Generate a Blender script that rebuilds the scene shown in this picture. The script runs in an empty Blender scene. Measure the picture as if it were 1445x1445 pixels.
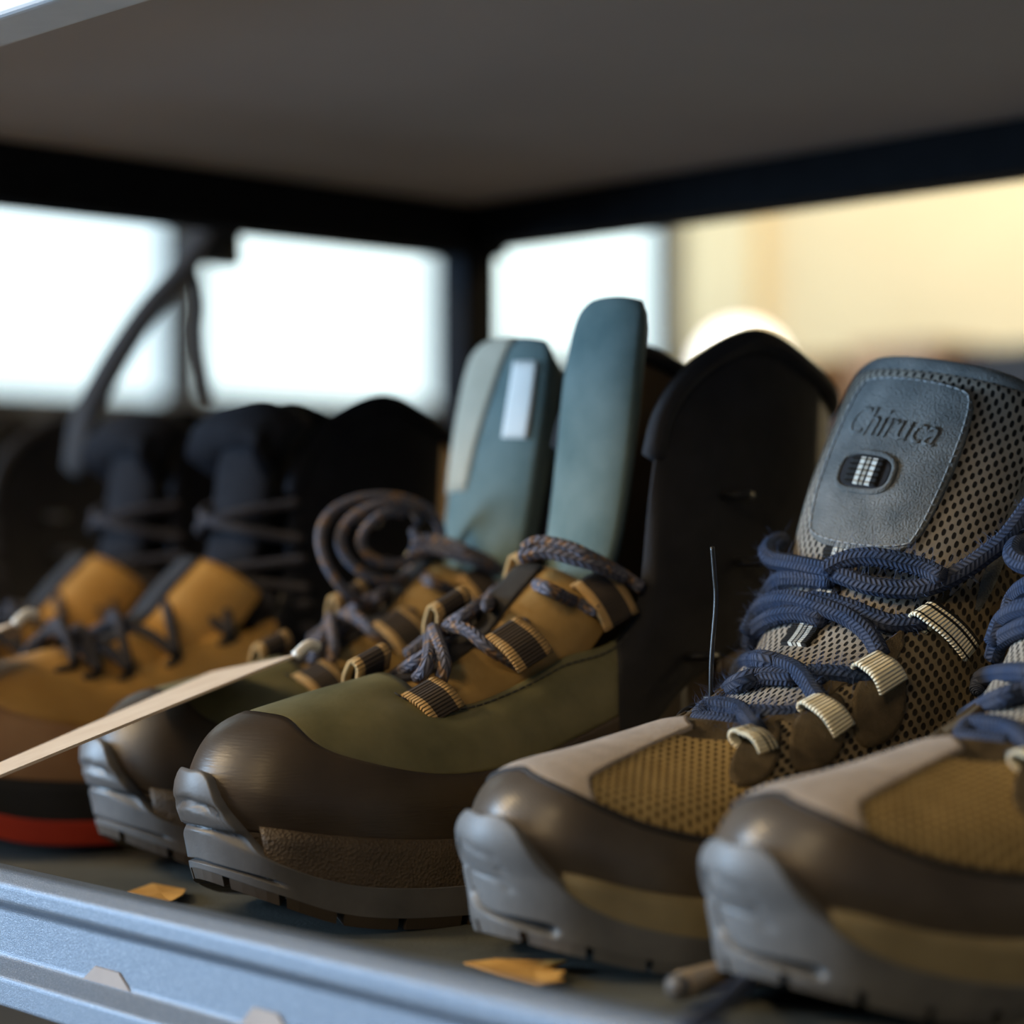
import bpy, bmesh, math, random
import numpy as np
from mathutils import Vector
random.seed(7); rng = np.random.default_rng(7)
R = math.radians
scene = bpy.context.scene
COL = scene.collection

# ------------------------------------------------------------------ camera
F, CX, HY = 3010.4, 722.5, 735.0            # focal length and horizon, pixels of the 1445 frame
YAW = R(43.6)
CAM = np.array([0, -.387, .138])            # shelf board is z = 0, its front rail y = 0
FW = np.array([-math.cos(YAW), math.sin(YAW), 0]); RT = np.array([math.sin(YAW), math.cos(YAW), 0]); UP = np.array([0, 0, 1.])
cd = bpy.data.cameras.new('camera'); cam = bpy.data.objects.new('camera', cd); COL.objects.link(cam)
cd.sensor_fit = 'HORIZONTAL'; cd.sensor_width = 24; cd.lens = 50; cd.shift_y = 12.5/1445
cd.clip_start = .02
cam.location = CAM; cam.rotation_euler = (R(90), 0, R(90)-YAW)
cd.dof.use_dof = True; cd.dof.focus_distance = .728; cd.dof.aperture_fstop = 2.8
scene.camera = cam
scene.view_settings.view_transform = 'Standard'; scene.view_settings.look = 'None'
scene.view_settings.gamma = 1; scene.view_settings.use_curve_mapping = False
scene.view_settings.exposure = 0.0

# ------------------------------------------------------------------ light
w = bpy.data.worlds.new('world'); scene.world = w; w.use_nodes = True
w.node_tree.nodes['Background'].inputs[0].default_value = (.45, .6, .8, 1)
w.node_tree.nodes['Background'].inputs[1].default_value = .01
def area(name, loc, aim, sx, sy, power, col):
    l = bpy.data.lights.new(name, 'AREA'); l.shape = 'RECTANGLE'; l.size = sx; l.size_y = sy; l.energy = power; l.color = col
    o = bpy.data.objects.new(name, l); COL.objects.link(o); o.location = loc
    o.rotation_euler = (Vector(aim)-Vector(loc)).to_track_quat('-Z', 'Y').to_euler(); return o
area('shop_window_daylight', (-2.6, -3.35, .55), (-1.4, 0, .3), 1.8, 1.6, 28, (.55, .76, 1))
area('side_window_daylight', (-3.9, -2.2, .5), (-.5, 0, .1), 1.9, 1.7, 390, (.48, .72, 1))
for (x, y, p) in ((-2.0, -1.8, 46), (.2, -2.0, 13), (.3, 2.0, 22)):
    area('ceiling_lamp_light', (x, y, 1.5), (-.5, .1, .1), .5, .5, p, (1, .72, .38))
for x in (-3.1, -2.2, -1.2, -.2, .9):
    area('wall_wash_light', (x, 3.2, 1.75), (x, 4.06, .6), .6, .15, 11, (1, .83, .56))

def pix_ray(u, v): return FW + RT*(u-CX)/F + UP*(HY-v)/F
def on_x(u, v, x): r = pix_ray(u, v); return CAM + r*(x-CAM[0])/r[0]
def on_y(u, v, y): r = pix_ray(u, v); return CAM + r*(y-CAM[1])/r[1]
def on_z(u, v, z): r = pix_ray(u, v); return CAM + r*(z-CAM[2])/r[2]
def at_depth(u, v, d): return CAM + pix_ray(u, v)*d

# ------------------------------------------------------------------ materials
M = {}
def new_mat(name, col, rough=.6, metal=0, spec=.5):
    m = bpy.data.materials.new(name); m.use_nodes = True; b = m.node_tree.nodes['Principled BSDF']
    b.inputs['Base Color'].default_value = (*col, 1); b.inputs['Roughness'].default_value = rough
    b.inputs['Metallic'].default_value = metal; b.inputs['Specular IOR Level'].default_value = spec
    M[name] = m; return m
class NT:
    def __init__(s, m): s.t = m.node_tree; s.n = s.t.nodes; s.b = s.n['Principled BSDF']
    def node(s, typ, **k):
        n = s.n.new(typ)
        for a, v in k.items(): setattr(n, a, v)
        return n
    def link(s, a, b): s.t.links.new(a, b)
    def math(s, op, a, b=None, c=None):
        n = s.node('ShaderNodeMath', operation=op)
        for i, x in enumerate((a, b, c)):
            if x is None: continue
            if isinstance(x, (int, float)): n.inputs[i].default_value = x
            else: s.link(x, n.inputs[i])
        return n.outputs[0]
    def coord(s, which='Object'): return s.node('ShaderNodeTexCoord').outputs[which]
    def uv(s):
        x = s.node('ShaderNodeSeparateXYZ'); s.link(s.coord('UV'), x.inputs[0]); return x.outputs[0], x.outputs[1]
    def noise(s, scale, detail=4, rough=.55, vec=None):
        n = s.node('ShaderNodeTexNoise'); n.inputs['Scale'].default_value = scale; n.inputs['Detail'].default_value = detail
        n.inputs['Roughness'].default_value = rough; s.link(vec if vec is not None else s.coord(), n.inputs['Vector']); return n.outputs[0]
    def ramp(s, fac, stops):
        r = s.node('ShaderNodeValToRGB'); s.link(fac, r.inputs[0]); e = r.color_ramp.elements
        while len(e) < len(stops): e.new(.5)
        for i, (p, c) in enumerate(stops): e[i].position = p; e[i].color = (*c, 1) if len(c) == 3 else c
        return r.outputs[0]
    def mix(s, fac, a, b):
        n = s.node('ShaderNodeMix', data_type='RGBA'); ins = [i for i in n.inputs if i.type == 'RGBA']
        if isinstance(fac, (int, float)): n.inputs[0].default_value = fac
        else: s.link(fac, n.inputs[0])
        for x, i in ((a, ins[0]), (b, ins[1])):
            if isinstance(x, tuple): i.default_value = (*x, 1)
            else: s.link(x, i)
        return [o for o in n.outputs if o.type == 'RGBA'][0]
    def color(s, o): s.link(o, s.b.inputs['Base Color'])
    def bump(s, h, strength=.4, dist=.001, prev=None):
        n = s.node('ShaderNodeBump'); n.inputs['Strength'].default_value = strength; n.inputs['Distance'].default_value = dist
        s.link(h, n.inputs['Height'])
        if prev is not None: s.link(prev, n.inputs['Normal'])
        s.link(n.outputs[0], s.b.inputs['Normal']); return n.outputs[0]
def noisy(name, c1, c2, rough=.6, scale=60, bump=.3, dist=.0006, metal=0, bscale=None, spec=.5):
    m = new_mat(name, c1, rough, metal, spec); t = NT(m); n = t.noise(scale)
    t.color(t.ramp(n, ((.3, c1), (.7, c2))))
    t.bump(t.noise(bscale or scale*8, 3), bump, dist); return m

noisy('rubber_grey', (.105, .108, .112), (.175, .177, .178), .5, 40, .25, .0004, bscale=900)
noisy('rubber_slate', (.080, .078, .078), (.145, .142, .142), .45, 40, .2, .0004, bscale=900)
noisy('rubber_brown', (.045, .033, .022), (.07, .05, .032), .6, 40, .25, .0004)
noisy('rubber_black', (.012, .012, .013), (.02, .02, .022), .55, 50)
noisy('leather_brown', (.042, .028, .017), (.065, .045, .027), .42, 35, .25, .0004)
noisy('leather_olive', (.105, .10, .045), (.19, .172, .085), .5, 45, .25, .0004)
noisy('leather_dark', (.02, .017, .015), (.032, .027, .022), .5, 50)
noisy('leather_tan', (.42, .22, .05), (.58, .33, .09), .5, 30)
noisy('leather_ochre', (.28, .17, .05), (.38, .24, .08), .6, 50)
noisy('leather_redtan', (.36, .19, .09), (.46, .27, .14), .5, 30)
noisy('suede_taupe', (.42, .36, .31), (.55, .48, .42), .95, 120, .7, .0012, bscale=1400, spec=.15)
noisy('suede_brown', (.075, .058, .036), (.13, .10, .062), .95, 150, .7, .001, bscale=1600, spec=.15)
noisy('suede_slate', (.13, .145, .15), (.26, .27, .265), .9, 70, .9, .0016, bscale=1300, spec=.2)
noisy('nubuck_teal', (.085, .135, .135), (.15, .205, .20), .9, 40, .35, .0006, bscale=900, spec=.2)
noisy('lining_beige', (.40, .36, .27), (.50, .45, .35), .95, 60, .3)
noisy('lining_brown', (.10, .065, .035), (.14, .09, .05), .95, 60, .3)
noisy('textile_black', (.010, .010, .013), (.018, .018, .022), .9, 90, .4, .0006)
noisy('textile_navy', (.006, .0065, .010), (.011, .012, .017), .9, 90, .4, .0006, spec=.15)
noisy('piping_dark', (.02, .018, .018), (.035, .03, .028), .8, 120)
noisy('midsole_olive', (.21, .17, .09), (.29, .24, .135), .7, 60, .3, .0004)
noisy('outsole_red', (.42, .03, .012), (.55, .05, .02), .6, 30)
noisy('thread_grey', (.28, .30, .31), (.36, .38, .39), .8, 300)
noisy('thread_dark', (.03, .03, .03), (.05, .05, .05), .8, 300)
noisy('metal_hook', (.25, .25, .27), (.35, .35, .37), .3, 80, .1, metal=1)
noisy('plastic_black', (.012, .012, .013), (.02, .02, .02), .35, 80, .1)
noisy('plastic_aglet', (.30, .22, .14), (.42, .33, .22), .35, 90, .1)
noisy('paper_cream', (.66, .51, .37), (.76, .62, .47), .7, 60, .1)
noisy('paper_white', (.8, .79, .74), (.86, .85, .8), .7, 60, .1)
noisy('paper_pink', (.33, .285, .265), (.39, .34, .31), .7, 60, .1)
noisy('leaf_orange', (.52, .26, .05), (.66, .38, .10), .7, 130, .5)
noisy('board_dark', (.055, .06, .052), (.11, .115, .10), .75, 25, .4, .0006, bscale=700)
noisy('underside_grey', (.37, .335, .325), (.43, .395, .38), .75, 4, .1)
noisy('frame_black', (.005, .006, .008), (.009, .010, .013), .8, 60, .1, spec=.1)
noisy('wall_cream', (.80, .68, .45), (.86, .74, .50), .85, 3, .1)
noisy('wall_grey', (.16, .17, .19), (.20, .21, .23), .9, 3, .1)
noisy('floor_dark', (.18, .16, .14), (.23, .21, .18), .6, 6, .1)
noisy('ceiling_grey', (.22, .21, .2), (.27, .26, .25), .9, 3, .1)
noisy('box_brown', (.22, .12, .06), (.30, .18, .09), .8, 8, .1)
noisy('dark_grey', (.03, .03, .035), (.05, .05, .055), .7, 20, .1)

# painted rail: grey-blue metallic paint with fine sparkle
m = new_mat('rail_paint', (.3, .33, .38), .42, .3); t = NT(m)
n = t.noise(2600, 2, .7); t.color(t.ramp(n, ((.35, (.10, .13, .175)), (.55, (.15, .185, .235)), (.72, (.36, .40, .46)))))
t.bump(n, .5, .0003)
noisy('rail_window_lit', (.62, .66, .70), (.70, .74, .78), .5, 40, .1)  # upper rail: window light on it put into the colour as a paler tone
# toe-cap rubberised fabric with fine ribs
m = new_mat('toecap_ribbed', (.1, .08, .06), .33); t = NT(m); u, v = t.uv()
rib = t.math('SINE', t.math('MULTIPLY', t.math('ADD', v, t.math('MULTIPLY', u, .25)), 7000))
t.color(t.ramp(t.noise(40), ((.3, (.070, .056, .043)), (.7, (.11, .09, .072)))))
t.bump(rib, .12, .0003)
m = new_mat('leather_toe', (.1, .08, .06), .4); t = NT(m)
t.color(t.ramp(t.noise(30), ((.3, (.043, .030, .019)), (.7, (.074, .054, .036)))))
mp = t.node('ShaderNodeMapping'); mp.inputs['Scale'].default_value = (150, 150, 1600); t.link(t.coord(), mp.inputs[0])
t.bump(t.noise(1, 3, .6, mp.outputs[0]), .3, .0004)
m = new_mat('midsole_textured', (.1, .08, .06), .6); t = NT(m)
t.color(t.ramp(t.noise(60), ((.3, (.058, .04, .024)), (.7, (.092, .066, .041)))))
vo = t.node('ShaderNodeTexVoronoi'); vo.inputs['Scale'].default_value = 900; t.link(t.coord(), vo.inputs['Vector']); t.bump(vo.outputs[0], .6, .0006)

def holes(t, cell_u, cell_v, a, b, skew=0.):
    """staggered oval holes: 1 in a hole, 0 on the yarn; UV is in metres"""
    u, v = t.uv()
    r = t.math('DIVIDE', v, cell_v); row = t.math('FLOOR', r)
    off = t.math('MULTIPLY', t.math('MODULO', t.math('ABSOLUTE', row), 2), .5)
    fx = t.math('SUBTRACT', t.math('FRACT', t.math('ADD', t.math('DIVIDE', u, cell_u), off)), .5)
    fy = t.math('SUBTRACT', t.math('FRACT', r), .5)
    fx = t.math('ADD', fx, t.math('MULTIPLY', fy, skew))
    d = t.math('ADD', t.math('POWER', t.math('DIVIDE', t.math('ABSOLUTE', fx), a), 2), t.math('POWER', t.math('DIVIDE', t.math('ABSOLUTE', fy), b), 2))
    mr = t.node('ShaderNodeMapRange', interpolation_type='SMOOTHSTEP'); t.link(d, mr.inputs[0])
    mr.inputs[1].default_value = .55; mr.inputs[2].default_value = 1.25; mr.inputs[3].default_value = 1; mr.inputs[4].default_value = 0
    return mr.outputs[0]
def mesh_fabric(name, c1, c2, hole, cu, cv, a, b, skew=0., bump=.9):
    m = new_mat(name, c1, .85, spec=.25); t = NT(m); h = holes(t, cu, cv, a, b, skew)
    yarn = t.ramp(t.noise(90), ((.3, c1), (.7, c2)))
    t.color(t.mix(h, yarn, hole)); p = t.bump(t.noise(2500, 2), .35, .0004)
    t.bump(t.math('SUBTRACT', 1., h), bump, .0011, p)
mesh_fabric('mesh_grey', (.25, .23, .20), (.36, .325, .27), (.014, .013, .012), .0032, .0027, .20, .56)
mesh_fabric('mesh_tan', (.36, .25, .10), (.46, .33, .14), (.10, .062, .022), .0034, .0022, .24, .36, .3, .5)
mesh_fabric('mesh_brown', (.17, .135, .085), (.24, .19, .12), (.02, .016, .012), .0044, .0032, .30, .42, .2)

def webbing(name, stops, ribs=1500.):
    """stops along u (0..1 across the strap); v is metres along it"""
    m = new_mat(name, (.7, .6, .4), .8, spec=.2); t = NT(m); u, v = t.uv()
    r = t.ramp(u, stops); t.n[-1].color_ramp.interpolation = 'CONSTANT'
    for n in t.n:
        if n.type == 'VALTORGB': n.color_ramp.interpolation = 'CONSTANT'
    t.color(r); t.bump(t.math('SINE', t.math('MULTIPLY', v, 2*math.pi*800)), .8, .0006)
CR, BK, TA = (.93, .87, .66), (.02, .02, .02), (.55, .36, .16)
webbing('webbing_cream', ((0, CR), (1, CR)))
webbing('webbing_striped', ((0, CR), (.12, BK), (.2, CR), (.62, BK), (.74, CR), (.86, BK)))
webbing('webbing_small', ((0, CR), (.5, BK), (.62, CR), (.75, BK), (.85, CR)))
webbing('webbing_tongue', ((0, BK), (.30, (.72, .74, .68)), (.44, BK), (.50, (.45, .44, .38)), (.6, BK), (.66, (.75, .78, .74)), (.8, BK)))
webbing('webbing_boot', ((0, TA), (.2, (.075, .06, .05)), (.8, TA)))

def lace_mat(name, c1, c2, scale_len=.0045, fleck=None):
    m = new_mat(name, c1, .85, spec=.2); t = NT(m); u, v = t.uv()      # u metres along, v 0..1 around
    z = t.math('ABSOLUTE', t.math('SUBTRACT', t.math('FRACT', t.math('MULTIPLY', v, 4)), .5))
    ph = t.math('MULTIPLY', t.math('ADD', t.math('DIVIDE', u, scale_len), t.math('MULTIPLY', z, 1.6)), 2*math.pi)
    s = t.math('MULTIPLY', t.math('ADD', t.math('SINE', ph), 1.), .5)
    edge = t.math('MULTIPLY', z, 2.)
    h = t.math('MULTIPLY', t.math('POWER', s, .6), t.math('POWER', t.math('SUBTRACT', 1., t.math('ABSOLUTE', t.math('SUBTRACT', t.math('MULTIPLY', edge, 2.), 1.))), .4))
    base = t.ramp(t.noise(70), ((.35, c1), (.65, c2)))
    if fleck: base = t.mix(t.ramp(t.noise(260, 1), ((.55, (0, 0, 0)), (.62, (1, 1, 1)))), base, fleck)
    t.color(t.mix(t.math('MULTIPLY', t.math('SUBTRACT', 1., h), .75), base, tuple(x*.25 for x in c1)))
    t.bump(h, .8, .0007)
lace_mat('lace_navy', (.035, .062, .135), (.085, .095, .135), .0018)
lace_mat('lace_grey', (.14, .15, .21), (.20, .19, .22), .003, (.40, .24, .13))
lace_mat('lace_dark', (.05, .05, .065), (.08, .075, .085), .003)
def emit(name, col, s):
    m = new_mat(name, col); b = m.node_tree.nodes['Principled BSDF']; b.inputs['Emission Color'].default_value = (*col, 1); b.inputs['Emission Strength'].default_value = s
emit('sky_glass', (.70, .90, 1.0), 1.3)
emit('lamp_globe', (1, .96, .88), 2.5)
emit('tube_light', (1, .93, .72), 1.2)
noisy('fuzz_navy', (.05, .085, .19), (.09, .12, .2), .9, 200)

# ------------------------------------------------------------------ helpers
def tag(o, label=None, cat=None, group=None, kind=None):
    for k, v in (('label', label), ('category', cat), ('group', group), ('kind', kind)):
        if v: o[k] = v
    return o
def empty(name, loc=(0, 0, 0), rz=0):
    o = bpy.data.objects.new(name, None); COL.objects.link(o); o.location = loc; o.rotation_euler = (0, 0, rz); o.empty_display_size = .02; return o
def link(name, me, mat, parent=None):
    o = bpy.data.objects.new(name, me); COL.objects.link(o)
    if mat: me.materials.append(M[mat])
    if parent is not None: o.parent = parent
    return o
def raw(name, verts, faces, mat, parent=None, uvs=None, smooth=True):
    me = bpy.data.meshes.new(name); me.from_pydata([tuple(map(float, p)) for p in verts], [], faces); me.update()
    if uvs is not None:
        l = me.uv_layers.new(name='UVMap'); idx = np.zeros(len(me.loops), dtype=np.int32); me.loops.foreach_get('vertex_index', idx)
        l.data.foreach_set('uv', np.asarray(uvs, dtype=np.float32)[idx].ravel())
    if smooth: me.polygons.foreach_set('use_smooth', [True]*len(me.polygons))
    return link(name, me, mat, parent)
def grid_faces(nu, nv, wrap_u=False, wrap_v=False, base=0, flip=False):
    f = []
    for i in range(nu if wrap_u else nu-1):
        for j in range(nv if wrap_v else nv-1):
            a, b = i*nv+j, ((i+1) % nu)*nv+j
            c, d = ((i+1) % nu)*nv+(j+1) % nv, i*nv+(j+1) % nv
            q = (base+a, base+b, base+c, base+d); f.append(q[::-1] if flip else q)
    return f
def box(name, lo, hi, mat, parent=None, bevel=0, rot=None):
    lo, hi = np.minimum(lo, hi), np.maximum(lo, hi); c = (lo+hi)/2; h = (hi-lo)/2
    bm = bmesh.new(); bmesh.ops.create_cube(bm, size=2)
    for v in bm.verts: v.co = Vector((v.co.x*h[0], v.co.y*h[1], v.co.z*h[2]))
    if bevel: bmesh.ops.bevel(bm, geom=bm.edges[:], offset=bevel, segments=3, affect='EDGES', profile=.5)
    me = bpy.data.meshes.new(name); bm.to_mesh(me); bm.free()
    o = link(name, me, mat, parent); o.location = c
    if rot: o.rotation_euler = rot
    if bevel: me.polygons.foreach_set('use_smooth', [True]*len(me.polygons))
    return o
def spline(P, n, closed=False):
    """Catmull-Rom through P, n samples evenly spread by length"""
    P = np.asarray(P, float)
    if len(P) == 2: k = np.linspace(0, 1, n)[:, None]; return P[0]*(1-k)+P[1]*k
    Q = np.vstack([P[-1], P, P[:2]]) if closed else np.vstack([2*P[0]-P[1], P, 2*P[-1]-P[-2]])
    out = []; m = len(P) if closed else len(P)-1
    for i in range(m):
        p0, p1, p2, p3 = Q[i:i+4]; k = np.linspace(0, 1, 24, endpoint=False)[:, None]
        out.append(.5*((2*p1)+(p2-p0)*k+(2*p0-5*p1+4*p2-p3)*k**2+(3*p1-p0-3*p2+p3)*k**3))
    out = np.vstack(out+[Q[-2:-1] if not closed else P[:1]])
    d = np.r_[0, np.cumsum(np.linalg.norm(np.diff(out, axis=0), axis=1))]; g = np.linspace(0, d[-1], n)
    return np.stack([np.interp(g, d, out[:, i]) for i in range(out.shape[1])], 1)
def frames(P):
    T = np.gradient(P, axis=0); T /= np.linalg.norm(T, axis=1)[:, None]+1e-12
    n = np.cross(T[0], [0, 0, 1.]);
    if np.linalg.norm(n) < 1e-3: n = np.cross(T[0], [0, 1., 0])
    N = [n/np.linalg.norm(n)]
    for k in range(1, len(P)):
        v = N[-1]-T[k]*(N[-1]@T[k]); N.append(v/np.linalg.norm(v))
    N = np.array(N); return T, N, np.cross(T, N)
def tube(name, pts, r, mat, parent=None, sides=10, step=.0015, closed=False, flat=1., r_end=None):
    P = np.asarray(pts, float); L = np.sum(np.linalg.norm(np.diff(P, axis=0), axis=1)); n = max(6, int(L/step))
    P = spline(P, n, closed); T, N, B = frames(P)
    rr = np.full(n, r) if r_end is None else np.linspace(r, r_end, n)
    a = np.linspace(0, 2*np.pi, sides+1)
    V = P[:, None]+(N[:, None]*np.cos(a)[None, :, None]+B[:, None]*(np.sin(a)*flat)[None, :, None])*rr[:, None, None]
    d = np.r_[0, np.cumsum(np.linalg.norm(np.diff(P, axis=0), axis=1))]
    uv = np.stack(np.broadcast_arrays(d[:, None], (a/(2*np.pi))[None]), -1).reshape(-1, 2)
    f = grid_faces(n, sides+1); V = V.reshape(-1, 3)
    if not closed:
        k = len(V); V = np.vstack([V, P[0]-T[0]*r*.5, P[-1]+T[-1]*r*.5]); uv = np.vstack([uv, [0, 0], [d[-1], 0]])
        for j in range(sides): f.append((k, j, j+1)); f.append((k+1, (n-1)*(sides+1)+j+1, (n-1)*(sides+1)+j))
    return raw(name, V, f, mat, parent, uv)
def hermite(knots, C, x):
    """C1 interpolation of C[k, ...] at x (array); linear outside"""
    knots = np.asarray(knots, float); x = np.asarray(x, float)
    h = np.diff(knots); s = np.diff(C, axis=0)/h.reshape((-1,)+(1,)*(C.ndim-1))
    m = np.empty_like(C); m[0] = s[0]; m[-1] = s[-1]
    wgt = (h[1:]/(h[1:]+h[:-1])).reshape((-1,)+(1,)*(C.ndim-1)); m[1:-1] = s[:-1]*wgt+s[1:]*(1-wgt)
    i = np.clip(np.searchsorted(knots, x)-1, 0, len(knots)-2); e = (1,)*(C.ndim-1)
    hh = h[i].reshape(x.shape+e); q = ((x-knots[i])/h[i]).reshape(x.shape+e); qc = np.clip(q, 0, 1)
    y = (2*qc**3-3*qc**2+1)*C[i]+(qc**3-2*qc**2+qc)*hh*m[i]+(-2*qc**3+3*qc**2)*C[i+1]+(qc**3-qc**2)*hh*m[i+1]
    return y+np.where(q < 0, q, np.where(q > 1, q-1, 0))*hh*np.where(q < 0, m[i], m[i+1])

class Surf:
    def normal(s, A, B):
        e = 1e-3; du = s.ev(A+e, B)-s.ev(A-e, B); dv = s.ev(A, B+e)-s.ev(A, B-e)
        n = np.cross(du, dv); return n/(np.linalg.norm(n, axis=-1, keepdims=True)+1e-12)
    def off(s, A, B, o):
        A, B = np.broadcast_arrays(np.asarray(A, float), np.asarray(B, float)); o = np.broadcast_to(o, A.shape)
        return s.ev(A, B)+s.normal(A, B)*o[..., None]
class Upper(Surf):
    """(t, v): t runs toe centre 0 -> heel +-1 round the foot, v -1 ground, 0 feather line, 1 opening edge. Points are (lateral, along, up)."""
    VK = [-1, 0, .25, .5, .75, 1]
    def __init__(s, stations, spring=.018, base=.004, asym=.004, flip=1, wide=.89):
        ts = sorted(stations); K = []; C = []
        def ctrl(t, sgn):
            P = np.array(stations[t], float); q = P[:, [1, 0, 2]].copy(); q[:, 0] *= sgn*wide
            sp = spring*max(0, 1-P[0, 0]/.066)**2
            q = np.vstack([[q[0, 0]*.96, q[0, 1]+(.003 if t < .15 else 0), base+sp], q])
            q[:, 0] += flip*asym*np.clip(1-q[:, 1]/.11, 0, 1)**2
            return q
        for t in ts[::-1]: K.append(-t); C.append(ctrl(t, -1))
        for t in ts[1:]: K.append(t); C.append(ctrl(t, 1))
        K = [-2-K[1]]+K+[2-K[-2]]; C = [C[-2]]+C+[C[1]]        # periodic round the heel
        K[0] = -1-(1-abs(K[2])); K[-1] = 1+(1-abs(K[-3]))
        s.K = np.array(K); s.C = np.array(C)
    def ev(s, T, V):
        T, V = np.broadcast_arrays(np.asarray(T, float), np.asarray(V, float)); sh = T.shape; T = T.ravel(); V = V.ravel()
        D = hermite(s.K, s.C, T)                       # n,6,3
        k = np.array(s.VK, float); h = np.diff(k); sl = np.diff(D, axis=1)/h[None, :, None]
        m = np.empty_like(D); m[:, 0] = sl[:, 0]; m[:, -1] = sl[:, -1]
        wg = (h[1:]/(h[1:]+h[:-1]))[None, :, None]; m[:, 1:-1] = sl[:, :-1]*wg+sl[:, 1:]*(1-wg)
        i = np.clip(np.searchsorted(k, V)-1, 0, 4); r = np.arange(len(V)); hh = h[i][:, None]; q = ((V-k[i])/h[i])[:, None]; qc = np.clip(q, 0, 1)
        y = (2*qc**3-3*qc**2+1)*D[r, i]+(qc**3-2*qc**2+qc)*hh*m[r, i]+(-2*qc**3+3*qc**2)*D[r, i+1]+(qc**3-qc**2)*hh*m[r, i+1]
        y = y+np.where(q < 0, q, np.where(q > 1, q-1, 0))*hh*np.where(q < 0, m[r, i], m[r, i+1])
        return y.reshape(sh+(3,))
class Patch(Surf):
    """tongue-like sheet from rows: (centre, half width, crown, roll) ; a -1..1 across, b 0..1 along"""
    def __init__(s, rows):
        # rows: lat, along, up, halfwidth, crown, roll(deg)
        s.r = np.array([tuple(r)+(0,)*(7-len(r)) for r in rows], float); s.k = np.linspace(0, 1, len(rows))
    def ev(s, A, B):
        A, B = np.broadcast_arrays(np.asarray(A, float), np.asarray(B, float)); sh = A.shape; A = A.ravel(); B = B.ravel()
        q = hermite(s.k, s.r, B); d = hermite(s.k, s.r, B+.01)-hermite(s.k, s.r, B-.01)
        tan = d[:, :3]; tan = tan/np.linalg.norm(tan, axis=1)[:, None]
        lat = np.array([1., 0, 0])-tan*tan[:, :1]; lat /= np.linalg.norm(lat, axis=1)[:, None]
        nor = np.cross(lat, tan)
        ro = np.radians(q[:, 5])[:, None]; l2 = lat*np.cos(ro)+tan*np.sin(ro)
        tw = np.radians(q[:, 6])[:, None]; l2, nor = l2*np.cos(tw)-nor*np.sin(tw), nor*np.cos(tw)+l2*np.sin(tw)
        x = np.sin(A*np.pi/2*.92)/np.sin(np.pi/2*.92)
        x = .55*A+.45*x
        return (q[:, :3]+l2*(x*q[:, 3])[:, None]+nor*(q[:, 4]*(1-np.abs(A)**2.2))[:, None]).reshape(sh+(3,))

def fn(x): return x if callable(x) else (lambda *_: x)
def arc_uv(P):
    """UV in metres: u along axis 0, v along axis 1"""
    du = np.linalg.norm(np.diff(P, axis=0), axis=2).mean(1); dv = np.linalg.norm(np.diff(P, axis=1), axis=2).mean(0)
    return np.stack(np.broadcast_arrays(np.r_[0, np.cumsum(du)][:, None], np.r_[0, np.cumsum(dv)][None]), -1)
def panel(name, S, t0, t1, v0, v1, off, mat, parent, nt=40, nv=16, uvnorm=False, amap=None, dive=.0012, offmod=None, planar=False):
    """sheet lying `off` above surface S between t0..t1 and v0(t)..v1(t), edges turned down"""
    a = np.linspace(0, 1, nt); b = np.linspace(0, 1, nv)
    a = np.r_[0, a, 1]; b = np.r_[0, b, 1]; A, B = np.meshgrid(a, b, indexing='ij')
    if amap: T, V = amap(A, B)
    else:
        T = t0+(t1-t0)*A; V = fn(v0)(T)*(1-B)+fn(v1)(T)*B
    O = off(T, V) if callable(off) else np.full(T.shape, float(off))
    if offmod is not None: O = O+offmod(T, V)
    P = S.off(T, V, O)
    O2 = O.copy(); O2[0] = O2[-1] = -dive; O2[:, 0] = O2[:, -1] = -dive
    P2 = S.off(T, V, O2)
    P[0], P[-1] = P2[0], P2[-1]; P[:, 0], P[:, -1] = P2[:, 0], P2[:, -1]
    uv = np.stack([A, B], -1) if uvnorm else (np.stack([P[..., 1], P[..., 0]*1.25], -1) if planar else arc_uv(P))
    return raw(name, P.reshape(-1, 3), grid_faces(*A.shape), mat, parent, uv.reshape(-1, 2))
def disc_panel(name, S, tc, vc, rt, rv, off, mat, parent, power=2.6, n=28, rings=7):
    a = np.linspace(0, 2*np.pi, n, endpoint=False); rr = np.r_[np.linspace(0.02, 1, rings), 1.0]
    se = (np.abs(np.cos(a))**power+np.abs(np.sin(a))**power)**(-1/power)
    T = tc+rt*rr[:, None]*(np.cos(a)*se)[None]; V = vc+rv*rr[:, None]*(np.sin(a)*se)[None]
    O = np.full(T.shape, off); O[-1] = -.001; P = S.off(T, V, O)
    uv = np.stack([(T-tc)*.15, (V-vc)*.06], -1)
    f = grid_faces(len(rr), n, wrap_v=True); f.append(tuple(range(n)))
    return raw(name, P.reshape(-1, 3), [q[::-1] for q in f], mat, parent, uv.reshape(-1, 2))
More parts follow.
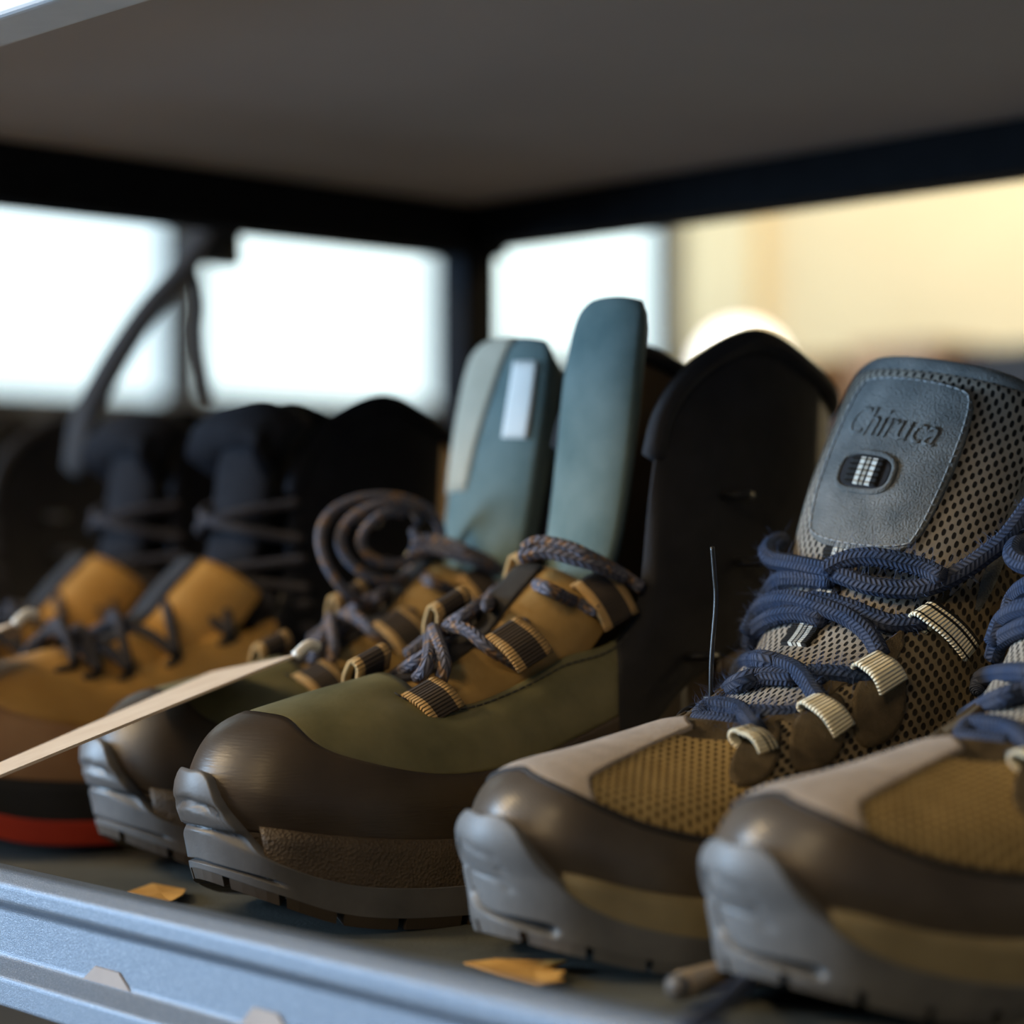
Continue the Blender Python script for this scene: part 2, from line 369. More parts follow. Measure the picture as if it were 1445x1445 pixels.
def quad_strap(name, base, top, mat, parent, fold=.5, n=10, bulge=.002, thick=.0012, under=.006):
    """webbing tab: two base corners, two top corners; the strip runs up, folds over and tucks under"""
    base = np.array(base, float); top = np.array(top, float)
    u = np.linspace(0, 1, 7); rows = []
    nrm = np.cross(base[1]-base[0], top[0]-base[0]); nrm /= np.linalg.norm(nrm)
    if nrm[2] < 0: nrm = -nrm
    d = (top-base).mean(0); Ld = np.linalg.norm(d); d /= Ld
    prof = [(x, bulge*math.sin(math.pi*min(1, x/Ld))) for x in np.linspace(0, Ld, n)]
    r = .0026
    prof += [(Ld+r*math.sin(k), -r+r*math.cos(k)) for k in np.linspace(.3, math.pi, 8)]
    prof += [(Ld-under*x, -2*r) for x in (.4, 1.)]
    prof = np.array(prof); V = []; 
    for x, h in prof:
        k = min(1., x/Ld); e0 = base[0]*(1-k)+top[0]*k+d*max(0, x-Ld); e1 = base[1]*(1-k)+top[1]*k+d*max(0, x-Ld)
        V.append(e0[None]*(1-u[:, None])+e1[None]*u[:, None]+nrm*h)
    V = np.array(V); L = np.r_[0, np.cumsum(np.linalg.norm(np.diff(prof, axis=0), axis=1))]
    uv = np.stack(np.broadcast_arrays(u[None], L[:, None]), -1)
    o = raw(name, V.reshape(-1, 3), grid_faces(len(prof), 7), mat, parent, uv.reshape(-1, 2))
    md = o.modifiers.new('thickness', 'SOLIDIFY'); md.thickness = thick; md.offset = 0; return o
def stitch_line(name, P, parent, mat='thread_grey', pitch=.0032, r=.00035):
    """a row of separate stitches along polyline P, one mesh"""
    P = np.asarray(P); d = np.r_[0, np.cumsum(np.linalg.norm(np.diff(P, axis=0), axis=1))]; V = []; Fc = []
    for k in np.arange(0, d[-1]-pitch*.7, pitch):
        e = np.stack([np.interp([k, k+pitch*.7], d, P[:, i]) for i in range(3)], 1); dr = e[1]-e[0]; dr /= np.linalg.norm(dr)+1e-9
        n = np.cross(dr, [.3, .4, .9]); n /= np.linalg.norm(n); b = np.cross(dr, n); o = len(V)
        for p in (e[0]-dr*r, e[0], e[1], e[1]+dr*r):
            s = r*.3 if (p is not e[0] and p is not e[1]) else r
            for q in range(5): an = 2*math.pi*q/5; V.append(p+(n*math.cos(an)+b*math.sin(an))*(r if np.allclose(p, e[0]) or np.allclose(p, e[1]) else r*.3))
        Fc += grid_faces(4, 5, wrap_v=True, base=o)
    return raw(name, V, Fc, mat, parent) if V else None

# lateral frame of a shoe standing at toe point (x, y), turned by th degrees; local = (lateral, along, up)
class Place:
    def __init__(s, x, y, th): 
        s.x, s.y, s.th = x, y, th; t = R(th); s.o = np.array([x, y, 0.]); s.a = np.array([math.sin(t), math.cos(t), 0]); s.l = np.array([math.cos(t), -math.sin(t), 0])
    def un(s, u, v, lat): r = pix_ray(u, v); d = (s.l@(s.o-CAM)+lat)/(s.l@r); p = CAM+r*d-s.o; return np.array([p@s.l, p@s.a, p[2]])
    def project(s, P):
        W = s.o+P[..., :1]*s.l+P[..., 1:2]*s.a+P[..., 2:]*np.array([0, 0, 1.])-CAM; z = W@FW
        return np.stack([CX+F*(W@RT)/z, HY-F*(W@UP)/z], -1)
    def root(s, name): return empty(name, (s.x, s.y, 0), -R(s.th))
def drape(pl, S, pts, off, arange=(-1.45, 1.3), brange=(0, 1)):
    """pixel polyline laid on sheet S (off above it)"""
    A, B = np.meshgrid(np.linspace(*arange, 160), np.linspace(*brange, 260), indexing='ij'); P = S.off(A, B, off); Q = pl.project(P)
    out = []
    for pt in pts:
        if len(pt) == 3: out.append(pl.un(*pt)); continue
        u, v = pt
        d = (Q[..., 0]-u)**2+(Q[..., 1]-v)**2; out.append(P[np.unravel_index(np.argmin(d), d.shape)])
    return np.array(out)
def tongue_sheet(name, S, thick, mat, parent, na=36, nb=60, b0=0, b1=1., wscale=1.):
    """padded slab: front face S, back face parallel, rounded rim; front UV in metres"""
    a = np.linspace(-1, 1, na); b = np.linspace(b0, b1, nb); A, B = np.meshgrid(a, b, indexing='ij')
    edge = np.minimum(1, np.minimum((1-np.abs(A))/.16, (b1-B)/.05)); prof = np.sqrt(np.clip(1-(1-np.clip(edge, 0, 1))**2, 0, 1))
    Fp = S.off(A, B, -thick*.5*(1-prof)); Bp = S.off(A, B, -thick*.5-thick*.5*prof)
    uv = arc_uv(Fp); V = np.vstack([Fp.reshape(-1, 3), Bp.reshape(-1, 3)]); f = grid_faces(na, nb)+grid_faces(na, nb, base=na*nb, flip=True)
    n = na*nb
    f += [(j+1, j, n+j, n+j+1) for j in range(nb-1)]+[((na-1)*nb+j, (na-1)*nb+j+1, n+(na-1)*nb+j+1, n+(na-1)*nb+j) for j in range(nb-1)]
    f += [(i*nb+nb-1, (i+1)*nb+nb-1, n+(i+1)*nb+nb-1, n+i*nb+nb-1)[::-1] for i in range(na-1)]
    return raw(name, V, f, mat, parent, np.vstack([uv.reshape(-1, 2)]*2))

# ------------------------------------------------------------------ the setting
X0, X1, Y0, Y1, Z0, Z1 = -4.0, 3.0, -3.5, 4.06, -.95, 1.9
def struct(o): o['kind'] = 'structure'; return o
struct(box('floor', (X0-.1, Y0-.1, Z0-.08), (X1+.1, Y1+.1, Z0), 'floor_dark'))
struct(box('ceiling', (X0-.1, Y0-.1, Z1), (X1+.1, Y1+.1, Z1+.08), 'ceiling_grey'))
struct(box('wall_back', (X0-.1, Y1, Z0), (X1+.1, Y1+.1, Z1), 'wall_cream'))
struct(box('wall_right', (X1, Y0, Z0), (X1+.1, Y1, Z1), 'wall_grey'))
struct(box('wall_front', (X0, Y0-.1, Z0), (X1, Y0, Z1), 'wall_grey'))
# left wall with window openings: wall pieces between openings belong to one wall
openings = []
for (ua, ub, vs) in ((-700, 262, 553), (268, 640, 572), (684, 950, 512)):
    a = on_x(ua, vs, X0); b = on_x(ub, vs, X0); openings.append((a[1], b[1], .5*(a[2]+b[2])))
wl = struct(empty('wall_left', (X0, 0, 0)))
def wpart(y0, y1, z0, z1): box('wall_piece', (-.1, y0, z0), (0, y1, z1), 'wall_grey', wl)
ys = [Y0]
for (a, b, zs) in openings: ys += [a, b]
ys.append(Y1); WT = 1.62
for k in range(0, len(ys), 2): wpart(ys[k], ys[k+1], Z0, Z1)
for (a, b, zs) in openings: wpart(a, b, Z0, zs); wpart(a, b, WT, Z1)
for n, (a, b, zs) in enumerate(openings):
    wn = struct(empty('window_%d' % (n+1), (X0, (a+b)/2, zs)))
    k = (b-a)/2; H = WT-zs
    nm = max(1, int(round((b-a)/.75)))
    for q in range(nm):
        y0 = -k+2*k*q/nm; y1 = -k+2*k*(q+1)/nm
        box('pane', (-.075, y0, 0), (-.065, y1, H), 'sky_glass', wn)
        if q: box('mullion', (-.06, y0-.012, 0), (-.02, y0+.012, H), 'lining_beige', wn)
    box('frame', (-.05, -k, -.0), (.012, -k+.03, H), 'dark_grey', wn); box('frame', (-.05, k-.03, 0), (.012, k, H), 'dark_grey', wn)
    box('sill', (-.05, -k, -.02), (.05, k, .012), 'dark_grey', wn)
    box('transom', (-.055, -k, H*.42), (-.02, k, H*.42+.018), 'paper_white', wn)
# pilaster on the cream wall
pa, pb = on_y(972, 400, Y1-.06), on_y(1062, 400, Y1-.06)
struct(box('trim_1', (pa[0], Y1-.06, Z0), (pb[0], Y1, Z1), 'wall_cream'))

# ------------------------------------------------------------------ the shoe rack
rack = tag(empty('shoe_rack', (-.2, .23, 0)), 'grey metal shoe rack with dark board and black rear beams', 'shelf rack')
def rbox(name, lo, hi, mat, bevel=0): 
    o = box(name, lo, hi, mat, None, bevel); o.parent = rack; o.location = np.array(o.location)-np.array([-.2, .23, 0]); return o
RX0, RX1, RD = -2.6, 1.0, .50
rbox('shelf_board', (RX0, .0005, -.02), (RX1, RD, 0), 'board_dark')
# front rail: rounded bar profile swept along x
def profile_bar(name, prof, x0, x1, mat, n=2):
    prof = np.array(prof); m = len(prof); V = []
    for x in (x0, x1):
        for (y, z) in prof: V.append((x+.2, y-.23, z))
    f = [(j, (j+1) % m, m+(j+1) % m, m+j) for j in range(m)]+[tuple(range(m))[::-1], tuple(range(m, 2*m))]
    o = raw(name, V, f, mat, rack, smooth=False); return o
def rounded(pts, r, k=5):
    pts = np.array(pts, float); out = []; n = len(pts)
    for i in range(n):
        p, a, b = pts[i], pts[i-1]-pts[i], pts[(i+1) % n]-pts[i]; a /= np.linalg.norm(a); b /= np.linalg.norm(b)
        for q in np.linspace(0, 1, k): out.append(p+a*r*(1-q)**2+b*r*q**2)
    return out
profile_bar('front_rail', rounded([(0, .018), (-.007, .018), (-.011, .014), (-.011, .008), (-.006, .0045), (-.006, -.012), (-.013, -.017), (-.013, -.027), (0, -.027)], .0014), RX0, RX1, 'rail_paint')
ZU = .330
rbox('upper_shelf_board', (-.955, .0, ZU), (RX1, RD+.02, ZU+.02), 'underside_grey')
profile_bar('upper_front_rail', rounded([(0.012, .350), (-.014, .350), (-.014, .309), (.012, .309)], .003), -.965, RX1, 'rail_window_lit')
rbox('rear_beam', (-.955, RD-.01, .305), (RX1, RD+.02, .35), 'frame_black', .002)
rbox('end_beam', (-.985, .013, .300), (-.955, RD+.02, .35), 'frame_black', .002)
rbox('end_beam', (RX1-.03, .013, .297), (RX1, RD+.02, .325), 'frame_black', .002)
for (x, y) in ((-.966, RD-.003), (RX1-.02, RD+.005), (RX1-.02, .03)):
    rbox('post', (x-.011, y-.013, Z0), (x+.011, y+.013, .95), 'frame_black', .002)
rbox('rear_lower_beam', (RX0, RD, -.03), (RX1, RD+.02, 0.0), 'frame_black')
for x in (RX0+.02,): 
    for y in (.03, RD): rbox('post', (x-.018, y-.018, Z0), (x+.018, y+.018, .95), 'frame_black', .002)
# pale paper tabs stuck on the face of the rail
for (ua, ub, va, vb, lab) in ((118, 184, 1368, 1412, 'pale paper tab stuck on the rail, nearer the left edge of the picture'), (340, 410, 1426, 1480, 'pale paper tab stuck on the rail, at the bottom below the olive boot')):
    a = on_y(ua, vb, -.0065); b = on_y(ub, vb, -.0065); zt = on_y((ua+ub)/2, va, -.0065)[2]
    zb = max(a[2], -.0120); q = .25*(b[0]-a[0]); V = []
    zt = min(zt, .0035)
    for y in (-.0060, -.0067): V += [(a[0], y, zb), (b[0], y, zb), (b[0]-q, y, zt), (a[0]+q, y, zt)]
    o = raw('paper_tab', V, [(0, 3, 2, 1), (4, 5, 6, 7), (0, 1, 5, 4), (1, 2, 6, 5), (2, 3, 7, 6), (3, 0, 4, 7)], 'paper_pink', smooth=False)
    tag(o, lab, 'paper tab', 'paper tabs on the rail')

# ------------------------------------------------------------------ shoe shapes: stations of wall points (along, lateral, up)
def stations_shoe():
    return {
     0:   [(.004, 0, .032), (.001, 0, .045), (.011, 0, .060), (.045, 0, .066), (.088, 0, .073)],
     .10: [(.013, .024, .032), (.010, .024, .044), (.019, .020, .058), (.050, .012, .065), (.089, .007, .073)],
     .22: [(.036, .039, .025), (.035, .039, .037), (.040, .033, .052), (.063, .021, .062), (.096, .013, .072)],
     .38: [(.075, .047, .020), (.075, .048, .033), (.078, .043, .049), (.090, .031, .063), (.108, .019, .074)],
     .52: [(.120, .046, .021), (.120, .047, .036), (.122, .043, .056), (.130, .035, .075), (.140, .024, .089)],
     .66: [(.165, .039, .022), (.166, .042, .042), (.168, .041, .066), (.171, .038, .090), (.176, .031, .112)],
     .78: [(.210, .035, .024), (.211, .038, .048), (.210, .038, .078), (.209, .037, .108), (.208, .035, .135)],
     .88: [(.252, .033, .024), (.254, .035, .050), (.251, .033, .082), (.247, .034, .114), (.245, .034, .142)],
     .95: [(.280, .020, .024), (.283, .021, .050), (.278, .019, .082), (.273, .022, .114), (.273, .021, .146)],
     1:   [(.289, 0, .024), (.292, 0, .050), (.287, 0, .082), (.281, 0, .114), (.282, 0, .148)]}
def stations_boot(collar=1.):
    c = collar
    return {
     0:   [(.004, 0, .036), (.001, 0, .050), (.012, 0, .067), (.042, 0, .0755), (.078, 0, .083)],
     .10: [(.013, .024, .035), (.010, .024, .049), (.020, .021, .066), (.046, .014, .0750), (.078, .012, .081)],
     .22: [(.036, .040, .031), (.035, .041, .045), (.039, .036, .060), (.054, .029, .071), (.082, .022, .075)],
     .38: [(.078, .049, .027), (.078, .050, .041), (.079, .047, .054), (.086, .039, .066), (.100, .029, .073)],
     .52: [(.125, .048, .026), (.125, .049, .043), (.126, .046, .060), (.129, .039, .075), (.136, .031, .087)],
     .64: [(.165, .041, .027), (.166, .044, .050), (.167, .043, .072), (.170, .039, .092), (.173, .033, .109*c)],
     .72: [(.190, .037, .028), (.190, .041, .055), (.189, .041, .090), (.186, .038, .130*c), (.186, .032, .178*c)],
     .80: [(.225, .036, .028), (.226, .040, .060), (.224, .039, .105), (.222, .039, .155*c), (.222, .040, .207*c)],
     .88: [(.262, .034, .028), (.264, .037, .060), (.260, .034, .105), (.257, .036, .152*c), (.258, .037, .198*c)],
     .95: [(.290, .020, .028), (.293, .021, .060), (.288, .019, .105), (.283, .022, .145*c), (.284, .023, .186*c)],
     1:   [(.299, 0, .028), (.302, 0, .060), (.297, 0, .105), (.291, 0, .143*c), (.293, 0, .182*c)]}
def scurve(pts):
    k = np.array(pts, float); C = k[:, 1]; return lambda t: hermite(k[:, 0], C, np.abs(np.asarray(t, float)))

def sole(S, root, outsole_mat, midsole_mat, qtop, mid_top=.03, off=.005, lugs=True, nt=150, nv=40, offmod=None, lug_mat=None, hires=True, base=.004):
    """outsole (with the rubber climbing the toe), midsole band, lugs"""
    if not hires: nt, nv = 70, 14
    o = panel('outsole', S, -1, 1, -1, qtop, off, outsole_mat, root, nt, nv, offmod=offmod)
    panel('midsole', S, -1, 1, -.8, mid_top, lambda t, v: np.where(np.abs(t) > .1, .0035+.0012*(1-np.abs((v+.4)/.45)**2), .001), midsole_mat, root, nt, 10)
    # tread plate closing the bottom
    tt = np.linspace(-1, 1, 90); E = S.off(tt, np.full(90, -1.), off*.9); I = E.copy(); I[:, 0] *= .0; I[:, 1] = .02+(I[:, 1]-.02)*.95
    mid = E*.5+I*.5; P = np.stack([E, mid, I], 1); raw('tread_plate', P.reshape(-1, 3), grid_faces(90, 3), lug_mat or outsole_mat, root)
    if lugs:
        K = np.r_[np.arange(-.97, .97, .085)]
        for k in K:
            if abs(k+.02) < .1 and False: continue
            t = np.linspace(k, k+.074, 5); out = []
            for (q, of) in ((-.97, off*.95), (-1.0, off), (None, off*.8), (None, -.016), (-.97, -.018)):
                p = S.off(t, np.full(5, -1. if q is None else q), of)
                if q is None: p = p.copy(); p[:, 2] -= base
                out.append(p)
            P = np.array(out); f = grid_faces(5, 5)+[tuple(i*5 for i in range(5)), tuple(i*5+4 for i in range(5))[::-1]]
            raw('lug', P.reshape(-1, 3), f, lug_mat or outsole_mat, o, smooth=False)
    return o
def upper_shell(S, root, mat, lining, hires=True, pad=.004, t_in=.55):
    nt, nv = (160, 40) if hires else (80, 18)
    T, V = np.meshgrid(np.linspace(-1, 1, nt), np.linspace(-.1, 1, nv), indexing='ij'); P = S.ev(T, V)
    raw('upper', P.reshape(-1, 3), grid_faces(nt, nv), mat, root, arc_uv(P).reshape(-1, 2))
    # lining: inside wall, all round
    T, V = np.meshgrid(np.linspace(-1, 1, nt), np.linspace(0, 1, 14), indexing='ij'); P = S.off(T, V, -.0035-.004*np.sin(np.clip(V, 0, 1)*np.pi)*(np.abs(T) > .3)); P[:, -1] = S.ev(T[:, -1], V[:, -1])
    raw('lining', P.reshape(-1, 3), grid_faces(nt, 14, flip=True), lining, root)
    # insole
    tt = np.linspace(-1, 1, 60); E = S.off(tt, np.full(60, .02), -.004); I = E*1.; I[:, 0] = 0; raw('insole', np.stack([E, I], 1).reshape(-1, 3), grid_faces(60, 2), lining, root)
def collar_roll(S, root, mat, t0, r=.005, n=60):
    t = np.r_[np.linspace(t0, 1, n), np.linspace(-1, -t0, n)[1:]]; P = S.ev(t, np.full(len(t), 1.)); tube('collar_binding', P[::3], r, mat, root, 8, .004)

# ------------------------------------------------------------------ hiking shoes (grey toe, navy laces)
def text_on(S, body, a0, b0, w, h, off, mat, parent, shear=.25):
    cu = bpy.data.curves.new('lettering', 'FONT'); cu.body = body; cu.size = 1; cu.shear = shear; cu.extrude = 0; cu.resolution_u = 3
    o = bpy.data.objects.new('tmp', cu); COL.objects.link(o); dg = bpy.context.evaluated_depsgraph_get(); me = bpy.data.meshes.new_from_object(o.evaluated_get(dg))
    bpy.data.objects.remove(o); co = np.array([v.co[:] for v in me.vertices]); lo, hi = co.min(0), co.max(0)
    x = (co[:, 0]-lo[0])/(hi[0]-lo[0]); y = (co[:, 1]-lo[1])/(hi[1]-lo[1])
    P = S.off(a0+w*x, b0+h*y, off); faces = [tuple(p.vertices) for p in me.polygons]; bpy.data.meshes.remove(me)
    o = raw('embossed_lettering', P, faces, mat, parent); md = o.modifiers.new('t', 'SOLIDIFY'); md.thickness = .0006; md.offset = 1; return o

def hiking_shoe(pl, flip, label, hero):
    root = pl.root('hiking_shoe'); tag(root, label, 'shoe', 'navy-laced hiking shoes')
    S = Upper(stations_shoe(), spring=.015, base=.004, asym=.004, flip=flip)
    upper_shell(S, root, 'suede_brown', 'textile_black')
    # toe bumper: moulded lines and a curved slot pressed into the grey rubber
    def seg_d(T, V, pts):
        d = np.full(T.shape, 9.)
        sy = lambda v: np.where(np.asarray(v) < 0, np.asarray(v)*.017, np.asarray(v)*.06); X, Y = T*.24, sy(V)
        for (a, b) in zip(pts[:-1], pts[1:]):
            ax, ay, bx, by = a[0]*.24, float(sy(a[1])), b[0]*.24, float(sy(b[1])); k = np.clip(((X-ax)*(bx-ax)+(Y-ay)*(by-ay))/((bx-ax)**2+(by-ay)**2+1e-12), 0, 1)
            d = np.minimum(d, np.hypot(X-ax-k*(bx-ax), Y-ay-k*(by-ay)))
        return d
    def groove(T, V):
        A = np.abs(T); o = np.zeros(T.shape)
        for sg in (1, -1):
            o -= .0062*np.exp(-(seg_d(sg*T, V, [(-.055, .14), (-.046, -.2), (-.022, -.52), (.01, -.70), (.045, -.80), (.075, -.84)])/.0022)**4)
            break
        o -= .0007*np.exp(-(seg_d(T, V, [(-.14, -.02), (-.125, .12), (-.10, .18), (-.03, .18), (.02, .14), (.03, .04)])/.0006)**2)
        o -= .0007*np.exp(-(seg_d(T, V, [(-.115, -.35), (-.11, -.1), (-.09, -.0), (-.04, .03), (.02, -.0), (.035, -.1)])/.0006)**2)
        return o
    qtop = scurve([(0, .30), (.035, .30), (.06, .22), (.085, .05), (.11, -.12), (.15, -.26), (.22, -.32), (.6, -.36), (1, -.36)])
    sole(S, root, 'rubber_grey', 'midsole_olive', qtop, .04, .0058, nt=340, nv=90, offmod=groove)
    vcap = scurve([(0, .53), (.08, .47), (.16, .42), (.26, .37), (.38, .33), (.55, .25), (.7, .12)])
    tc_ = panel('toe_cap', S, -.62, .62, 0, vcap, .0012, 'toecap_ribbed', root, 120, 26)
    # dark piping along the cap edge
    tt = np.linspace(-.6, .6, 120); P = S.off(tt, vcap(tt), .001); tube('piping', P[::3], .0011, 'piping_dark', tc_, 8)
    for s in (1, -1):
        panel('mesh_window', S, s*.10, s*.40, lambda t: vcap(t)+.02, .88, .0008, 'mesh_tan', root, 50, 26, planar=True)
        panel('quarter_mesh', S, s*.40, s*.80, .30, .96, .0010, 'mesh_brown', root, 60, 30)
        panel('heel_overlay', S, s*.74, s*.985, .0, .80, .0016, 'suede_brown', root, 40, 20)
    # suede stripe down the middle with raised rough edge
    panel('toe_stripe', S, -1, 1, 0, 1, .0018, 'suede_taupe', root, 40, 40, amap=lambda A, B: ((A-.5)*2*(.115+.13*np.clip(.22-B, 0, 1)), (.53-.20*np.abs(A-.5)*.9)*(1-B)+B*(.98-.10*np.abs(A-.5))))
    panel('eyestay', S, .32, .60, lambda t: .86-.06*np.cos((np.abs(t)-.24)*60), .995, .0016, 'suede_brown', root, 60, 10)
    panel('eyestay', S, -.60, -.32, lambda t: .86-.06*np.cos((np.abs(t)-.24)*60), .995, .0016, 'suede_brown', root, 60, 10)
    # tongue
    rows = [(0, .080, .062, .024, .006, 0, 0), (0, .104, .075, .029, .010, 0, 2), (-.001, .122, .086, .034, .013, -2, 5), (-.003, .1415, .0985, .038, .016, -3, 9),
            (-.005, .1600, .1235, .040, .019, -4, 13), (-.006, .1765, .1560, .043, .020, -4, 15), (-.006, .196, .1880, .044, .019, -4, 15), (-.006, .2035, .2010, .041, .017, -4, 15)]
    T = Patch([(r[0], r[1]+.0045+r[4]*.80, r[2]-.0035-r[4]*.5, r[3], r[4], r[5], r[6]) for r in rows])
    tg = tongue_sheet('tongue', T, .013, 'mesh_grey', root, 50, 120)
    # rolled binding round the tongue's top
    ba = np.r_[np.full(14, -.99), np.linspace(-.98, .98, 30), np.full(14, .99)]; bb = np.r_[np.linspace(.55, .93, 14), .955+.045*(1-np.abs(np.linspace(-1, 1, 30))**6), np.linspace(.93, .55, 14)]
    E = T.off(ba, bb, -.0045); tube('tongue_binding', E[::2], .0042, 'suede_slate', tg, 12, .002)
    # suede badge with a slot, webbing showing through and running on below
    def badge_map(A, B):                # rounded trapezoid
        x = A*2-1; y = B*2-1; k = .93
        cx = x*np.sqrt(1-.34*y*y*x*x); cy = y*np.sqrt(1-.34*x*x*y*y)
        return cx*(.53-.01*cy)-.09, .760+cy*.155
    panel('badge', T, 0, 1, 0, 1, .0016, 'suede_slate', tg, 60, 50, amap=badge_map)
    k = np.linspace(0, 2*np.pi, 120); x, y = np.cos(k), np.sin(k); mk = np.maximum(np.abs(x), np.abs(y)); bt, bv = badge_map((x/mk*.93+1)/2, (y/mk*.93+1)/2)
    tag(stitch_line('badge_stitching', T.off(bt, bv, .0019), tg), kind='stuff')
    disc_panel('slot', T, -.17, .722, .215, .024, .0019, 'textile_black', tg, 3.2)
    k = np.linspace(0, 2*np.pi, 40, endpoint=False); se = (np.abs(np.cos(k))**3+np.abs(np.sin(k))**3)**(-1/3)
    tube('slot_rim', T.off(-.17+.225*np.cos(k)*se, .722+.027*np.sin(k)*se, .0018), .0011, 'suede_slate', tg, 8, .001, closed=True)
    for (b0, b1, of) in ((.703, .741, .0026), (.36, .618, .0016)):
        panel('tongue_webbing', T, 0, 1, 0, 1, of, 'webbing_tongue', tg, 12, 40, amap=lambda A, B: (-.17+(A-.5)*.27-(.0 if b0 > .6 else .02*(1-B)), b0+(b1-b0)*B))
        o = COL.objects[-1]; me = o.data; uvl = me.uv_layers[0].data
        n1 = 42; L = (b1-b0)*.16
        idx = np.zeros(len(me.loops), dtype=np.int32); me.loops.foreach_get('vertex_index', idx)
        uvv = np.stack([np.clip(np.repeat(np.r_[0, np.linspace(0, 1, 12), 1], n1), .001, .999), np.tile(np.r_[0, np.linspace(0, 1, 40), 1], 14)*L], 1); uvl.foreach_set('uv', uvv[idx].astype(np.float32).ravel())
    text_on(T, 'Chiruca', -.47, .772, .72, .046, .0014, 'suede_slate', tg)
    # laces: pixel paths of the near shoe laid on its own tongue, reused for the other shoe
    HP = HERO
    A3 = lambda pts, off=.003: list(drape(HP, T, pts, off))
    lp = LACES
    fz = []
    for (pts, off, tail) in lp:
        P = A3(pts, off)+[HP.un(*q) for q in tail]
        tube('lace', P, .0034, 'lace_navy', root, 14, .0008); fz.append(spline(P, 200))
    if hero: fuzz(fz, root)
    for (base, top, mt, yb, yt) in TABS:
        quad_strap('lace_loop', [HP.un(*p, yb) for p in base], [HP.un(*p, yt) for p in top], mt, root)
        c = np.mean([HP.un(*p, yb) for p in base], 0)
    for (tc, vc) in ((.37, .76), (.465, .74), (.555, .74)):
        for s in (1, -1): disc_panel('eyelet_tab', S, s*tc, vc, .040, .17, .0022, 'suede_brown', root)
    return root, S, T

def fuzz(paths, root, n=4200):
    V = []; Fc = []
    for _ in range(n):
        P = paths[rng.integers(len(paths))]; i = rng.integers(2, len(P)-3); tn = P[i+1]-P[i]; tn /= np.linalg.norm(tn)+1e-9
        d = rng.normal(size=3); d -= tn*(d@tn); d /= np.linalg.norm(d); p = P[i]+d*.0032; L = .0012+.0028*rng.random()**2
        c = rng.normal(size=3)*.9; o = len(V); w = .00009; sd = np.cross(d, tn)
        for k in range(4):
            q = k/3; x = p+(d*q+c*q*q*.8)*L; ww = w*(1-.7*q); V += [x+sd*ww, x-sd*ww*.5+tn*ww, x-sd*ww*.5-tn*ww]
        for k in range(3):
            for j in range(3): Fc.append((o+k*3+j, o+k*3+(j+1) % 3, o+k*3+3+(j+1) % 3, o+k*3+3+j))
    o = raw('lace_fuzz', V, Fc, 'fuzz_navy', root); o['kind'] = 'stuff'

HERO = Place(*(on_z(655, 1305, .015)[:2]+np.array([.0045, .003])), 6)
p4 = on_z(1000, 1360, .015)[:2]+np.array([.0135, .002])
FRONT = Place(p4[0], p4[1], 6)
LACES = [  # (pixels on the tongue, height over it, trailing points (u, v, lateral))
 ([(1104, 764, -.050), (1090, 768, -.046), (1083, 780, -.042), (1094, 791, -.036), (1125, 797), (1174, 807), (1229, 827), (1283, 833)], .0050, [(1320, 824, .030), (1356, 807, .036), (1392, 782, .041), (1421, 758, .045), (1460, 705, .048)]),
 ([(1165, 803), (1190, 790), (1215, 785), (1250, 787), (1301, 802)], .0075, [(1330, 815, .034)]),
 ([(1175, 818), (1109, 816), (1072, 829), (1042, 845), (1034, 862), (1046, 876)], .0034, []),
 ([(1051, 890), (1060, 862), (1085, 849), (1118, 846), (1152, 854), (1196, 872), (1226, 895)], .0050, [(1243, 925, .026)]),
 ([(1120, 850), (1152, 847), (1196, 858), (1240, 875), (1270, 880)], .0034, [(1305, 876, .030)]),
 ([(1058, 912), (1062, 887), (1092, 870), (1130, 866), (1160, 872)], .0030, []),
 ([(1040, 955), (1048, 938), (1070, 931), (1102, 937), (1131, 953)], .0045, [(1158, 990, .026)]),
 ([(1018, 988), (1040, 965), (1075, 955), (1120, 956)], .0030, []),
 ([(1140, 950), (1170, 951), (1196, 955)], .0030, [(1225, 961, .027)]),
 ([(988, 1010), (1000, 999), (1020, 996), (1047, 1004)], .0045, [(1068, 1030, .022)]),
 ([(985, 1015), (1010, 1019), (1040, 1022)], .0030, []),
 ([(1060, 1007), (1094, 1010)], .0030, [(1145, 1010, .024)]),
 ([(978, 1032), (1005, 1041), (1030, 1042)], .0035, [(1055, 1038, .021)])]
TABS = [  # base corners, top corners (pixels of the near shoe), webbing, lateral at base and top
 ([(1072, 1064), (1098, 1056)], [(1042, 1034), (1066, 1027)], 'webbing_small', .032, .025),
 ([(1178, 1042), (1206, 1022)], [(1138, 996), (1165, 982)], 'webbing_cream', .037, .028),
 ([(1243, 982), (1280, 958)], [(1215, 942), (1247, 924)], 'webbing_cream', .037, .030),
 ([(1362, 934), (1383, 908)], [(1299, 872), (1327, 854)], 'webbing_striped', .041, .033)]
r3, S3, T3 = hiking_shoe(HERO, 1, 'taupe hiking shoe with navy laces and grey suede tongue badge, in sharp focus', True)
r4, S4, T4 = hiking_shoe(FRONT, -1, 'navy-laced hiking shoe nearest the camera, blurred and cut off by the right edge', False)

